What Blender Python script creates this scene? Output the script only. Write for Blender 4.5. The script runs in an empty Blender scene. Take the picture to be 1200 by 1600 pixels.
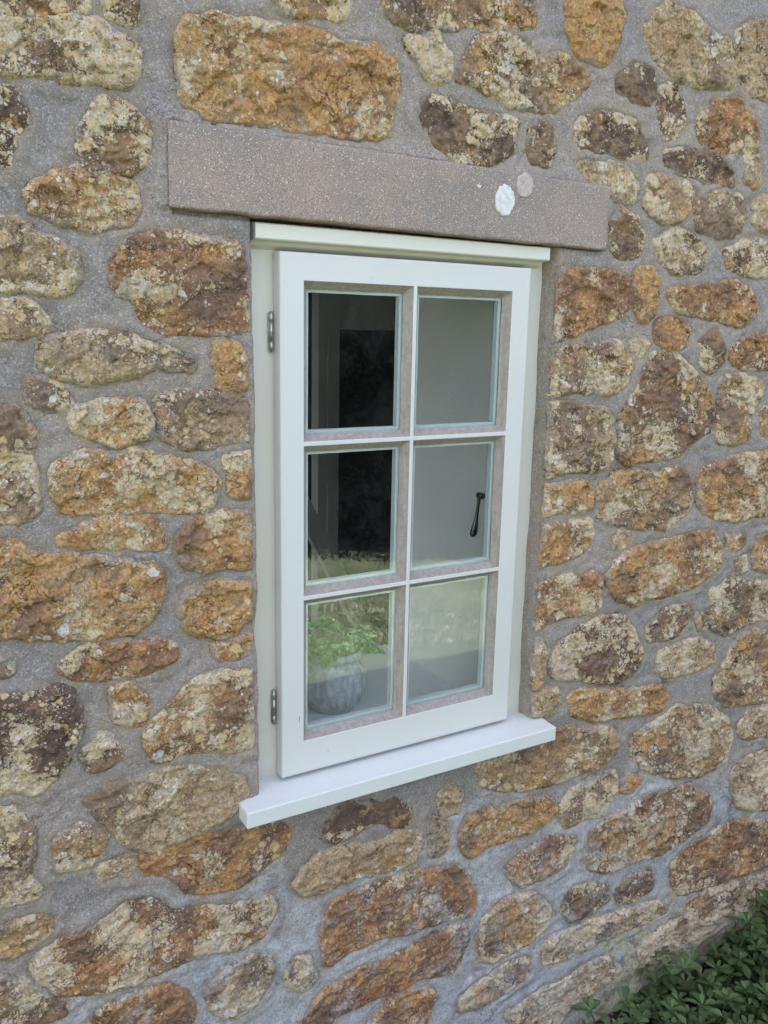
import bpy, bmesh, math, random
import numpy as np
from mathutils import Vector, Matrix

random.seed(7)
PI = math.pi
sc = bpy.context.scene
col = sc.collection

# ------------------------------------------------------------------ camera
cd = bpy.data.cameras.new('camera'); cam = bpy.data.objects.new('camera', cd); col.objects.link(cam)
yaw, pitch, roll = 0.535054, -0.208878, 0.020376
F = Vector((math.sin(yaw)*math.cos(pitch), math.cos(yaw)*math.cos(pitch), math.sin(pitch)))
R0 = Vector((math.cos(yaw), -math.sin(yaw), 0)); U0 = R0.cross(F)
Rv = math.cos(roll)*R0 + math.sin(roll)*U0
Uv = -math.sin(roll)*R0 + math.cos(roll)*U0
M4 = Matrix((Rv, Uv, -F)).transposed().to_4x4(); M4.translation = Vector((-0.55225, -1.26246, 0.77277))
cam.matrix_world = M4
cd.sensor_fit = 'VERTICAL'; cd.sensor_height = 24; cd.lens = 1.3331*24*1000/1600
cd.clip_start = 0.02; cd.clip_end = 300
sc.camera = cam

# ------------------------------------------------------------------ light
SUN_EL, SUN_AZ = math.radians(60), math.radians(-14)     # azimuth from +y (behind the cottage), turning to +x
w = bpy.data.worlds.new('World'); sc.world = w; w.use_nodes = True
nt = w.node_tree; nt.nodes.clear()
sky = nt.nodes.new('ShaderNodeTexSky'); sky.sky_type = 'NISHITA'; sky.sun_disc = False
sky.sun_elevation = SUN_EL; sky.sun_rotation = SUN_AZ; sky.air_density = 1.0; sky.dust_density = 4.0; sky.ozone_density = 1.0
bg = nt.nodes.new('ShaderNodeBackground'); bg.inputs[1].default_value = 0.15
wo = nt.nodes.new('ShaderNodeOutputWorld')
hz = nt.nodes.new('ShaderNodeHueSaturation'); hz.inputs['Saturation'].default_value = 0.68   # thin high haze whitens the blue
nt.links.new(sky.outputs[0], hz.inputs['Color']); nt.links.new(hz.outputs[0], bg.inputs[0]); nt.links.new(bg.outputs[0], wo.inputs[0])
sl = bpy.data.lights.new('sun', 'SUN'); sl.energy = 5.0; sl.angle = math.radians(0.5); sl.color = (1, .94, .84)
so = bpy.data.objects.new('sun', sl); col.objects.link(so)
sd = Vector((math.sin(SUN_AZ)*math.cos(SUN_EL), math.cos(SUN_AZ)*math.cos(SUN_EL), math.sin(SUN_EL)))
so.rotation_euler = sd.to_track_quat('Z', 'Y').to_euler(); so.location = (0, 3, 6)
vs = sc.view_settings; vs.view_transform = 'Standard'; vs.look = 'None'; vs.gamma = 1; vs.exposure = 2.58; vs.use_curve_mapping = False

# ------------------------------------------------------------------ helpers
def tag(o, label=None, cat=None, group=None, kind=None):
    if label: o['label'] = label
    if cat: o['category'] = cat
    if group: o['group'] = group
    if kind: o['kind'] = kind
    return o
def empty(name, loc=(0, 0, 0)):
    o = bpy.data.objects.new(name, None); col.objects.link(o); o.location = loc; o.empty_display_size = .05
    return o
def parent(o, p):
    if p is not None:
        o.parent = p
        o.matrix_parent_inverse = Matrix.Translation(p.location).inverted() if p.parent is None else Matrix.Identity(4)
def obj(name, me, mats, par=None, smooth=False):
    o = bpy.data.objects.new(name, me); col.objects.link(o)
    for m in (mats if isinstance(mats, (list, tuple)) else [mats]): me.materials.append(m)
    if smooth:
        me.polygons.foreach_set('use_smooth', [True]*len(me.polygons))
    parent(o, par)
    return o
def bm_mesh(bm, name):
    me = bpy.data.meshes.new(name); bm.normal_update(); bm.to_mesh(me); bm.free(); return me
def box(bm, x0, x1, y0, y1, z0, z1, mi=0):
    v = [bm.verts.new(p) for p in ((x0,y0,z0),(x1,y0,z0),(x1,y1,z0),(x0,y1,z0),(x0,y0,z1),(x1,y0,z1),(x1,y1,z1),(x0,y1,z1))]
    fs = []
    for q in ((0,3,2,1),(4,5,6,7),(0,1,5,4),(1,2,6,5),(2,3,7,6),(3,0,4,7)):
        f = bm.faces.new([v[i] for i in q]); f.material_index = mi; fs.append(f)
    return v, fs
def bevel_all(bm, w, seg=2):
    bmesh.ops.bevel(bm, geom=list(bm.edges), offset=w, segments=seg, profile=.6, affect='EDGES')
def np_mesh(name, V, Fq):
    """V (n,3) float, Fq (m,k) int array"""
    me = bpy.data.meshes.new(name); k = Fq.shape[1]
    me.vertices.add(len(V)); me.vertices.foreach_set('co', V.astype(np.float32).ravel())
    me.loops.add(Fq.size); me.loops.foreach_set('vertex_index', Fq.astype(np.int32).ravel())
    me.polygons.add(len(Fq)); me.polygons.foreach_set('loop_start', np.arange(0, Fq.size, k, dtype=np.int32))
    me.polygons.foreach_set('loop_total', np.full(len(Fq), k, dtype=np.int32))
    me.update(calc_edges=True); me.validate()
    return me
def fattr(me, name, arr):
    a = me.attributes.new(name, 'FLOAT', 'POINT'); a.data.foreach_set('value', np.asarray(arr, dtype=np.float32))

# ------------------------------------------------------------------ noise in numpy
def hsh(ix, iy, s):
    n = (ix.astype(np.int64)*374761393 + iy.astype(np.int64)*668265263 + s*1442695041) & 0x7fffffff
    n = ((n ^ (n >> 13)) * 1274126177) & 0x7fffffff
    n = ((n ^ (n >> 15)) * 2246822519) & 0x7fffffff
    return ((n ^ (n >> 16)) & 0xffffff) / float(0xffffff)
def vn(x, y, s=0):
    ix = np.floor(x); iy = np.floor(y); fx = x-ix; fy = y-iy
    u = fx*fx*fx*(fx*(fx*6-15)+10); v = fy*fy*fy*(fy*(fy*6-15)+10)
    a = hsh(ix, iy, s); b = hsh(ix+1, iy, s); c = hsh(ix, iy+1, s); d = hsh(ix+1, iy+1, s)
    return (a*(1-u)+b*u)*(1-v)+(c*(1-u)+d*u)*v*1.0
def fbm(x, y, f, s=0, o=4, g=.5):
    t = 0; a = 1; n = 0
    for i in range(o):
        t = t + a*(vn(x*f+17.3*i, y*f-9.1*i, s+i)*2-1); n += a; a *= g; f *= 2.03
    return t/n
def ridge(x, y, f, s=0, o=3, g=.5):
    t = 0; a = 1; n = 0
    for i in range(o):
        t = t + a*(1-np.abs(vn(x*f+5.3*i, y*f+3.1*i, s+i)*2-1)); n += a; a *= g; f *= 2.1
    return t/n
def facets(x, y, f, s):
    """angular chips: each Voronoi cell a tilted little plane"""
    gx = x*f; gy = y*f; ix = np.floor(gx); iy = np.floor(gy)
    best = np.full(gx.shape, 9.); out = np.zeros(gx.shape)
    for dx in (-1, 0, 1):
        for dy in (-1, 0, 1):
            cx = ix+dx; cy = iy+dy
            px = cx+hsh(cx, cy, s); py = cy+hsh(cx, cy, s+1)
            d = (gx-px)**2+(gy-py)**2
            h = (hsh(cx, cy, s+2)-.5)*1.1+(hsh(cx, cy, s+3)-.5)*2.0*(gx-px)+(hsh(cx, cy, s+4)-.5)*2.0*(gy-py)
            m = d < best; best = np.where(m, d, best); out = np.where(m, h, out)
    return out
def sstep(a, b, x):
    t = np.clip((x-a)/(b-a), 0, 1); return t*t*(3-2*t)

def smooth_poly(p, it=2):
    p = np.array(p, float)
    for _ in range(it):
        q = np.roll(p, -1, 0); p = np.stack([p*.88+q*.12, p*.12+q*.88], 1).reshape(-1, 2)
    return p
def sdf(px, pz, poly):
    """signed distance, positive inside"""
    d = np.full(px.shape, 1e9); ins = np.zeros(px.shape, bool)
    n = len(poly)
    for i in range(n):
        ax, az = poly[i]; bx, bz = poly[(i+1) % n]
        ex, ez = bx-ax, bz-az; L = ex*ex+ez*ez+1e-12
        t = np.clip(((px-ax)*ex+(pz-az)*ez)/L, 0, 1)
        d = np.minimum(d, (px-ax-t*ex)**2+(pz-az-t*ez)**2)
        if abs(ez) > 1e-12:
            c = ((az > pz) != (bz > pz)) & (px < (bx-ax)*(pz-az)/ez+ax); ins ^= c
    d = np.sqrt(d); return np.where(ins, d, -d)

# ------------------------------------------------------------------ node helpers
class NT:
    def __init__(s, name):
        s.m = bpy.data.materials.new(name); s.m.use_nodes = True; s.t = s.m.node_tree; s.t.nodes.clear()
        s.out = s.t.nodes.new('ShaderNodeOutputMaterial')
        s.b = s.t.nodes.new('ShaderNodeBsdfPrincipled'); s.t.links.new(s.b.outputs[0], s.out.inputs[0])
        s.tc = s.t.nodes.new('ShaderNodeTexCoord')
        s.co = s.tc.outputs['Object']
    def n(s, typ, ins=None, **kw):
        nd = s.t.nodes.new(typ)
        for k, v in kw.items(): setattr(nd, k, v)
        if ins:
            for k, v in ins.items(): s.set(nd, k, v)
        return nd
    def set(s, nd, k, v):
        sock = nd.inputs[k]
        if isinstance(v, bpy.types.NodeSocket): s.t.links.new(v, sock)
        else:
            if isinstance(v, tuple) and len(v) == 3 and sock.type == 'RGBA': v = v+(1,)
            sock.default_value = v
    def noise(s, scale, detail=4, rough=.55, dist=0, co=None, out='Fac'):
        return s.n('ShaderNodeTexNoise', {'Vector': co or s.co, 'Scale': scale, 'Detail': detail, 'Roughness': rough, 'Distortion': dist}).outputs[out]
    def vor(s, scale, rnd=1, co=None, feature='F1'):
        return s.n('ShaderNodeTexVoronoi', {'Vector': co or s.co, 'Scale': scale, 'Randomness': rnd}, feature=feature)
    def math(s, op, a, b=0.0, c=0.0, clamp=False):
        nd = s.t.nodes.new('ShaderNodeMath'); nd.operation = op; nd.use_clamp = clamp
        s.set(nd, 0, a); s.set(nd, 1, b); s.set(nd, 2, c); return nd.outputs[0]
    def ss(s, x, a, b):
        nd = s.n('ShaderNodeMapRange', {'Value': x, 'From Min': a, 'From Max': b}); nd.interpolation_type = 'SMOOTHSTEP'; return nd.outputs[0]
    def mix(s, f, a, b, bt='MIX'):
        nd = s.t.nodes.new('ShaderNodeMix'); nd.data_type = 'RGBA'; nd.blend_type = bt
        s.set(nd, 0, f); s.set(nd, 6, a); s.set(nd, 7, b); return nd.outputs[2]
    def ramp(s, x, stops):
        nd = s.t.nodes.new('ShaderNodeValToRGB'); s.set(nd, 0, x); e = nd.color_ramp.elements
        while len(e) < len(stops): e.new(.5)
        for i, (p, c) in enumerate(stops): e[i].position = p; e[i].color = (*c, 1)
        return nd.outputs[0]
    def attr(s, name): return s.n('ShaderNodeAttribute', attribute_name=name).outputs['Fac']
    def bump(s, h, dist, strength=1, nrm=None):
        nd = s.n('ShaderNodeBump', {'Height': h, 'Distance': dist, 'Strength': strength})
        if nrm: s.set(nd, 'Normal', nrm)
        return nd.outputs[0]
    def warp(s, scale, amt):
        nz = s.noise(scale, 3, .6, out='Color')
        a = s.n('ShaderNodeVectorMath', {0: nz, 1: (.5, .5, .5)}, operation='SUBTRACT').outputs[0]
        b = s.n('ShaderNodeVectorMath', {0: a, 'Scale': amt}, operation='SCALE').outputs[0]
        return s.n('ShaderNodeVectorMath', {0: s.co, 1: b}, operation='ADD').outputs[0]
    def fin(s, colr, rough=.9, normal=None, spec=.25):
        s.set(s.b, 'Base Color', colr); s.set(s.b, 'Roughness', rough); s.b.inputs['Specular IOR Level'].default_value = spec
        if normal: s.set(s.b, 'Normal', normal)
        return s.m

# ------------------------------------------------------------------ materials
def mat_stone():
    s = NT('ironstone'); hue = s.attr('hue'); li = s.attr('lich'); dk = s.attr('dark'); ed = s.attr('edge')
    wco = s.warp(22, .05)
    h = s.math('ADD', hue, s.math('MULTIPLY', s.math('SUBTRACT', s.noise(15, 6, .7, .5, wco), .5), 1.75))
    base = s.ramp(h, [(0, (.38, .30, .23)), (.22, (.70, .49, .30)), (.45, (.43, .255, .14)), (.62, (.74, .39, .135)), (.84, (.58, .255, .090)), (1, (.28, .11, .06))])
    # fine grain
    g = s.noise(230, 4, .7)
    base = s.mix(s.ss(g, .3, .70), s.mix(.55, base, (.13, .07, .04)), s.mix(.22, base, (.86, .64, .38)))
    gl_ = s.vor(260, 1, s.warp(200, .004)); gr2 = s.n('ShaderNodeSeparateColor', {0: gl_.outputs['Color']})
    base = s.mix(s.math('MULTIPLY', s.ss(gr2.outputs[0], .84, .94), .30), base, (.85, .68, .48))
    base = s.mix(s.math('MULTIPLY', s.ss(gr2.outputs[1], .84, .94), .38), base, (.13, .07, .045))
    # clay-coloured seams
    seam = s.noise(38, 4, .6, 1.5, wco)
    base = s.mix(s.math('MULTIPLY', s.ss(seam, .56, .66), .55), base, (.52, .36, .20))
    ck = s.math('ABSOLUTE', s.math('SUBTRACT', s.noise(15, 4, .6, .8, s.warp(40, .02)), .5))
    ckm = s.math('MULTIPLY', s.math('SUBTRACT', 1.0, s.ss(ck, .002, .010)), s.ss(s.noise(11, 2, .5), .46, .58))
    base = s.mix(s.math('MULTIPLY', ckm, .75), base, (.07, .04, .03))
    # iron staining and dark algae crust
    dn = s.noise(26, 6, .72, .3, wco)
    dmask = s.ss(s.math('ADD', dn, s.math('MULTIPLY', dk, .30)), .63, .72)
    base = s.mix(s.math('MULTIPLY', dmask, .82), base, (.075, .052, .045))
    d2 = s.noise(9, 4, .6, 0, wco)
    base = s.mix(s.math('MULTIPLY', s.ss(s.math('ADD', d2, s.math('MULTIPLY', dk, .25)), .54, .66), .62), base, (.19, .125, .10))
    # crustose lichen: round thalli that merge where they crowd
    cl = s.noise(13, 4, .6)
    amt = s.math('ADD', s.math('MULTIPLY', li, .62), s.math('ADD', s.math('MULTIPLY', s.math('SUBTRACT', 1.0, ed), .16), s.math('MULTIPLY', s.math('SUBTRACT', cl, .5), 2.6)))
    w2 = s.warp(90, .009)
    msk = None; ring = None
    for sca, r0 in ((46, .30), (96, .29), (200, .29), (380, .27)):
        v = s.vor(sca, 1, w2); rnd = s.n('ShaderNodeSeparateColor', {0: v.outputs['Color']})
        rad = s.math('MULTIPLY', s.math('ADD', s.math('MULTIPLY', rnd.outputs[0], .9), s.math('SUBTRACT', s.math('MULTIPLY', amt, 2.2), .84)), r0*1.7)
        mk = s.ss(s.math('SUBTRACT', rad, v.outputs['Distance']), 0.0, .07)
        if msk is None: msk = mk; tone = rnd.outputs[1]
        else:
            tone = s.n('ShaderNodeMix', {0: mk, 2: tone, 3: rnd.outputs[1]}).outputs[0]; msk = s.math('MAXIMUM', msk, mk)
    crust = s.noise(330, 3, .7)
    msk = s.math('MULTIPLY', msk, s.ss(crust, .26, .42))
    lc = s.ramp(tone, [(0, (.54, .37, .19)), (.2, (.86, .59, .28)), (.42, (.82, .62, .38)), (.64, (.86, .71, .50)), (.82, (.74, .63, .52)), (.92, (.84, .78, .75)), (1, (.92, .92, .92))])
    lc = s.mix(s.ss(s.noise(160, 3, .6), .35, .7), s.mix(.30, lc, (.46, .32, .19)), lc)
    base = s.mix(s.math('MULTIPLY', msk, .93), base, lc)
    fv = s.vor(75, 1, s.warp(60, .012)); fr_ = s.n('ShaderNodeSeparateColor', {0: fv.outputs['Color']})
    sm = s.math('ADD', s.math('MULTIPLY', s.math('SUBTRACT', 1.0, ed), .62), s.math('MULTIPLY', s.math('SUBTRACT', s.noise(24, 6, .72, .5), .5), 1.5))
    smk = s.math('MULTIPLY', s.ss(sm, .50, .60), .72)
    base = s.mix(smk, base, s.mix(s.ss(s.noise(260, 3, .7), .35, .65), (.26, .22, .205), (.50, .42, .37)))
    dust = s.math('MULTIPLY', s.ss(s.math('ADD', s.attr('eff'), s.math('MULTIPLY', s.math('SUBTRACT', s.noise(12, 6, .75, .4), .5), 2.2)), .55, .85), s.ss(s.noise(170, 4, .8), .38, .58))
    base = s.mix(s.math('MULTIPLY', dust, .6), base, (.60, .58, .56))
    rock = s.math('ADD', s.math('ADD', s.math('MULTIPLY', s.noise(70, 8, .72, .4), .8), s.math('MULTIPLY', fr_.outputs[0], .16)), s.math('MULTIPLY', s.noise(420, 4, .75), .30))
    rock = s.math('SUBTRACT', rock, s.math('MULTIPLY', ckm, .45))
    nb = s.bump(rock, .0095, 1.0)
    nb = s.bump(s.math('MULTIPLY', msk, s.math('ADD', .6, crust)), .0018, 1.0, nb)
    return s.fin(base, .93, nb, .18)

def mat_mortar():
    s = NT('lime_mortar')
    eff = s.attr('eff'); rub = s.attr('rub')
    a = s.noise(4, 7, .68, .3); b = s.noise(24, 6, .7, .5)
    base = s.mix(s.ss(a, .42, .58), (.485, .362, .300), (.335, .282, .272))
    base = s.mix(s.ss(b, .35, .72), s.mix(.32, base, (.20, .17, .16)), s.mix(.28, base, (.60, .52, .45)))
    g = s.noise(430, 3, .75)
    base = s.mix(s.ss(g, .25, .75), s.mix(.42, base, (.10, .09, .09)), s.mix(.25, base, (.62, .56, .52)))
    # pale efflorescence low on the wall
    e = s.ss(s.math('ADD', eff, s.math('MULTIPLY', s.math('SUBTRACT', s.noise(9, 6, .7, .4), .5), 1.9)), .45, .8)
    e = s.math('MULTIPLY', e, s.ss(s.noise(190, 4, .75), .25, .6))
    base = s.mix(s.math('MULTIPLY', e, .72), base, (.64, .65, .66))
    ml = s.attr('moss'); mn = s.math('ADD', s.noise(34, 6, .75, .5), s.math('MULTIPLY', ml, .30))
    base = s.mix(s.math('MULTIPLY', s.ss(mn, .66, .74), .8), base, s.mix(s.ss(s.noise(150, 3, .7), .4, .6), (.50, .42, .17), (.70, .62, .38)))
    base = s.mix(s.math('MULTIPLY', s.ss(s.math('ADD', s.noise(21, 5, .7), s.math('MULTIPLY', ml, .2)), .66, .74), .6), base, (.16, .11, .08))
    sg = s.vor(360, 1, s.warp(260, .003)); sg2 = s.n('ShaderNodeSeparateColor', {0: sg.outputs['Color']})
    base = s.mix(s.math('MULTIPLY', s.ss(sg2.outputs[0], .82, .94), .30), base, (.74, .68, .62))
    base = s.mix(s.math('MULTIPLY', s.ss(sg2.outputs[1], .82, .94), .36), base, (.11, .10, .10))
    ck = s.math('ABSOLUTE', s.math('SUBTRACT', s.noise(5, 5, .6, .6, s.warp(30, .02)), .5))
    ckm = s.math('MULTIPLY', s.math('SUBTRACT', 1.0, s.ss(ck, .0008, .0035)), s.ss(s.noise(7, 2, .5), .5, .6))
    base = s.mix(s.math('MULTIPLY', ckm, .7), base, (.10, .09, .09))
    # dark damp soot patches
    d = s.noise(11, 5, .7, .2)
    base = s.mix(s.math('MULTIPLY', s.ss(d, .56, .70), .45), base, (.125, .12, .13))
    # rust-coloured smears next to stones
    base = s.mix(s.math('MULTIPLY', rub, s.math('MULTIPLY', s.ss(s.noise(60, 5, .7), .42, .6), .6)), base, (.40, .30, .20))
    # aggregate grains
    for sca, thr, c in ((480, .17, (.80, .76, .72)), (230, .085, (.74, .72, .70)), (330, .12, (.05, .04, .045))):
        v = s.vor(sca, 1, s.warp(300, .003)); rnd = s.n('ShaderNodeSeparateColor', {0: v.outputs['Color']})
        mk = s.math('MULTIPLY', s.ss(s.math('SUBTRACT', thr*2.3, v.outputs['Distance']), 0, .1), s.ss(rnd.outputs[0], .85, .9))
        base = s.mix(s.math('MULTIPLY', mk, .75), base, c)
    nb = s.bump(s.math('ADD', s.noise(55, 6, .7), s.math('MULTIPLY', s.noise(380, 4, .85), .55)), .0062, 1.0)
    return s.fin(base, .95, nb, .2)

def mat_concrete():
    s = NT('cast_stone')
    a = s.noise(7, 5, .65, .3)
    base = s.mix(s.ss(a, .36, .66), (.345, .232, .188), (.245, .188, .168))
    g = s.noise(520, 2, .8)
    base = s.mix(s.ss(g, .28, .72), s.mix(.5, base, (.12, .09, .08)), s.mix(.3, base, (.70, .62, .56)))
    d = s.noise(5.5, 4, .6)
    base = s.mix(s.math('MULTIPLY', s.ss(d, .56, .70), .35), base, (.15, .145, .155))
    for sca, thr, c in ((400, .15, (.80, .76, .72)), (160, .06, (.80, .78, .75)), (170, .08, (.05, .04, .04))):
        v = s.vor(sca); rnd = s.n('ShaderNodeSeparateColor', {0: v.outputs['Color']})
        mk = s.math('MULTIPLY', s.ss(s.math('SUBTRACT', thr*2.3, v.outputs['Distance']), 0, .09), s.ss(rnd.outputs[0], .80, .88))
        base = s.mix(s.math('MULTIPLY', mk, .85), base, c)
    nb = s.bump(s.math('ADD', s.math('MULTIPLY', s.noise(600, 2, .8), .5), s.noise(90, 5, .7)), .0026, 1.0)
    return s.fin(base, .93, nb, .2)

def mat_paint(name, c, rough=.38, marks=True, grime=.12):
    s = NT(name)
    n = s.noise(6, 4, .6); base = s.mix(s.math('MULTIPLY', s.ss(n, .4, .75), .10), c, tuple(x*.82 for x in c))
    if marks:
        dsp = s.vor(34, 1); r = s.n('ShaderNodeSeparateColor', {0: dsp.outputs['Color']})
        mk = s.math('MULTIPLY', s.ss(s.math('SUBTRACT', .055, dsp.outputs['Distance']), 0, .03), s.ss(r.outputs[0], .90, .93))
        base = s.mix(s.math('MULTIPLY', mk, .6), base, (.25, .22, .18))
    gr = s.noise(48, 6, .75, .3)
    base = s.mix(s.math('MULTIPLY', s.ss(gr, .55, .85), grime), base, (.33, .31, .25))
    br = s.n('ShaderNodeMapping', {'Vector': s.co, 'Scale': (14, 14, 260)})
    nb = s.bump(s.math('ADD', s.noise(35, 3, .5), s.math('MULTIPLY', s.noise(2, 2, .5, 0, br.outputs[0]), .22)), .0006, .5)
    return s.fin(base, s.math('ADD', rough, s.math('MULTIPLY', gr, .18)), nb, .45)

def mat_primer():
    s = NT('bare_rebate')
    st = s.n('ShaderNodeMapping', {'Vector': s.co, 'Scale': (60, 60, 9)})
    n = s.noise(2.5, 5, .7, .8, st.outputs[0]); n2 = s.noise(120, 4, .7)
    base = s.mix(s.ss(n, .3, .7), (.27, .225, .195), (.38, .325, .285))
    base = s.mix(s.ss(n2, .45, .8), base, (.24, .19, .17))
    return s.fin(base, .7, s.bump(s.math('ADD', n, n2), .0022, .7), .25)

def mat_glass():
    s = NT('window_glass'); s.t.nodes.remove(s.b)
    geo = s.n('ShaderNodeNewGeometry')
    wav = s.bump(s.noise(4, 1, .5), .0012, .25)
    dt = s.n('ShaderNodeVectorMath', {0: geo.outputs['Normal'], 1: geo.outputs['Incoming']}, operation='DOT_PRODUCT').outputs['Value']
    k = s.math('SUBTRACT', 1.0, s.math('ABSOLUTE', dt), clamp=True)
    fr = s.math('ADD', .070, s.math('MULTIPLY', s.math('POWER', k, 5.0), .9), clamp=True)
    tr = s.n('ShaderNodeBsdfTransparent', {0: (.96, .975, .97)}); gl = s.n('ShaderNodeBsdfGlossy', {'Roughness': .0, 'Normal': wav})
    dirt = s.n('ShaderNodeBsdfDiffuse', {0: (.55, .56, .54)})
    mx = s.n('ShaderNodeMixShader', {0: fr, 1: tr.outputs[0], 2: gl.outputs[0]})
    dm = s.math('MULTIPLY', s.ss(s.noise(14, 6, .7, .6), .35, .9), .022)
    m2 = s.n('ShaderNodeMixShader', {0: dm, 1: mx.outputs[0], 2: dirt.outputs[0]})
    s.t.links.new(m2.outputs[0], s.out.inputs[0]); return s.m

def mat_plain(name, c, rough=.8, var=.25, scale=20, bump=.001, metal=0, spec=.3):
    s = NT(name); n = s.noise(scale, 5, .65, .3)
    base = s.mix(s.ss(n, .3, .75), c, tuple(x*(1-var) for x in c))
    s.b.inputs['Metallic'].default_value = metal
    return s.fin(base, rough, s.bump(n, bump, .8), spec)

def mat_leaf(name, c1, c2, c3, scale=12, rough=.55):
    s = NT(name)
    r = s.attr('lr'); n = s.noise(scale, 3, .6)
    base = s.ramp(s.math('ADD', s.math('MULTIPLY', r, .75), s.math('MULTIPLY', n, .3)), [(0, c1), (.5, c2), (1, c3)])
    s.b.inputs['Subsurface Weight'].default_value = 0.0
    nb = s.bump(s.noise(140, 3, .6), .0012, .6)
    s.fin(base, rough, nb, .35)
    tl = s.n('ShaderNodeBsdfTranslucent', {0: base}); mx = s.n('ShaderNodeMixShader', {0: .22, 1: s.b.outputs[0], 2: tl.outputs[0]})
    s.t.links.new(mx.outputs[0], s.out.inputs[0]); return s.m

def mat_soil():
    s = NT('dark_soil'); a = s.noise(30, 6, .7); v = s.vor(75)
    base = s.mix(s.ss(a, .35, .7), (.030, .022, .018), (.085, .065, .052))
    r = s.n('ShaderNodeSeparateColor', {0: v.outputs['Color']})
    base = s.mix(s.math('MULTIPLY', s.ss(r.outputs[0], .85, .9), s.ss(s.math('SUBTRACT', .4, v.outputs['Distance']), 0, .1)), base, (.16, .14, .125))
    return s.fin(base, .95, s.bump(s.math('ADD', a, s.math('MULTIPLY', v.outputs['Distance'], .5)), .02, 1), .1)

def mat_lawn():
    s = NT('lawn_turf'); a = s.noise(3, 5, .65); b = s.noise(60, 5, .75)
    base = s.mix(s.ss(a, .35, .7), (.12, .17, .09), (.24, .28, .17))
    base = s.mix(s.ss(b, .3, .7), s.mix(.5, base, (.04, .05, .015)), base)
    return s.fin(base, .9, s.bump(b, .02, 1), .15)

M = dict(stone=mat_stone(), mortar=mat_mortar(), concrete=mat_concrete(),
    cream=mat_paint('cream_paint', (.63, .59, .515), .42), casement=mat_paint('casement_paint', (.585, .56, .53), .36),
    sill=mat_paint('sill_paint', (.62, .615, .58), .33, grime=.40), primer=mat_primer(), glass=mat_glass(),
    putty=mat_paint('putty', (.60, .64, .63), .45, False, .3),
    steel=mat_plain('zinc_steel', (.50, .52, .48), .42, .45, 60, .0006, 1.0, .5),
    iron=mat_plain('polished_iron', (.10, .11, .12), .22, .3, 40, .0003, .9, .5),
    plaster=mat_plain('white_plaster', (.74, .74, .71), .85, .10, 3, .002),
    boardp=mat_plain('interior_sill_paint', (.82, .84, .85), .4, .06, 5, .0004),
    darkwall=mat_plain('dark_room_wall', (.42, .43, .42), .9, .2, 4, .001),
    jamb=mat_plain('grey_timber', (.38, .39, .36), .7, .12, 8, .001),
    floorm=mat_plain('room_floor', (.18, .13, .10), .7, .3, 10, .001),
    slate=mat_plain('roof_slate', (.12, .12, .13), .8, .3, 12, .004),
    white_l=mat_plain('white_lichen', (.72, .69, .68), .95, .35, 120, .003),
    pink_l=mat_plain('pink_lichen', (.50, .42, .38), .95, .4, 90, .003),
    soil=mat_soil(), lawn=mat_lawn(),
    weed=mat_leaf('weed_leaf', (.038, .066, .022), (.078, .122, .042), (.19, .24, .085), 9, .5),
    grass=mat_leaf('grass_blade', (.06, .10, .05), (.28, .34, .21), (.72, .74, .60), 3, .7),
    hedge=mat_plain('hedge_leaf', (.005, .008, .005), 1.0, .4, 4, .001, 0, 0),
    succ=mat_leaf('succulent_leaf', (.12, .44, .16), (.30, .70, .28), (.66, .92, .52), 30, .45),
    bark=mat_plain('bark', (.09, .07, .05), .9, .4, 30, .004))
def mat_pot():
    s = NT('glazed_pot'); n = s.noise(70, 5, .75, .4); st = s.n('ShaderNodeMapping', {'Vector': s.co, 'Scale': (70, 70, 7)})
    n2 = s.noise(1.5, 4, .6, .2, st.outputs[0])
    base = s.mix(s.ss(n, .38, .62), (.52, .53, .53), (.72, .72, .69))
    base = s.mix(s.math('MULTIPLY', s.ss(n2, .4, .7), .75), base, (.26, .28, .31))
    z = s.n('ShaderNodeSeparateXYZ', {0: s.co}).outputs[2]
    return s.fin(base, .35, s.bump(n, .0015, .6), .5)
M['pot'] = mat_pot()

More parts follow.
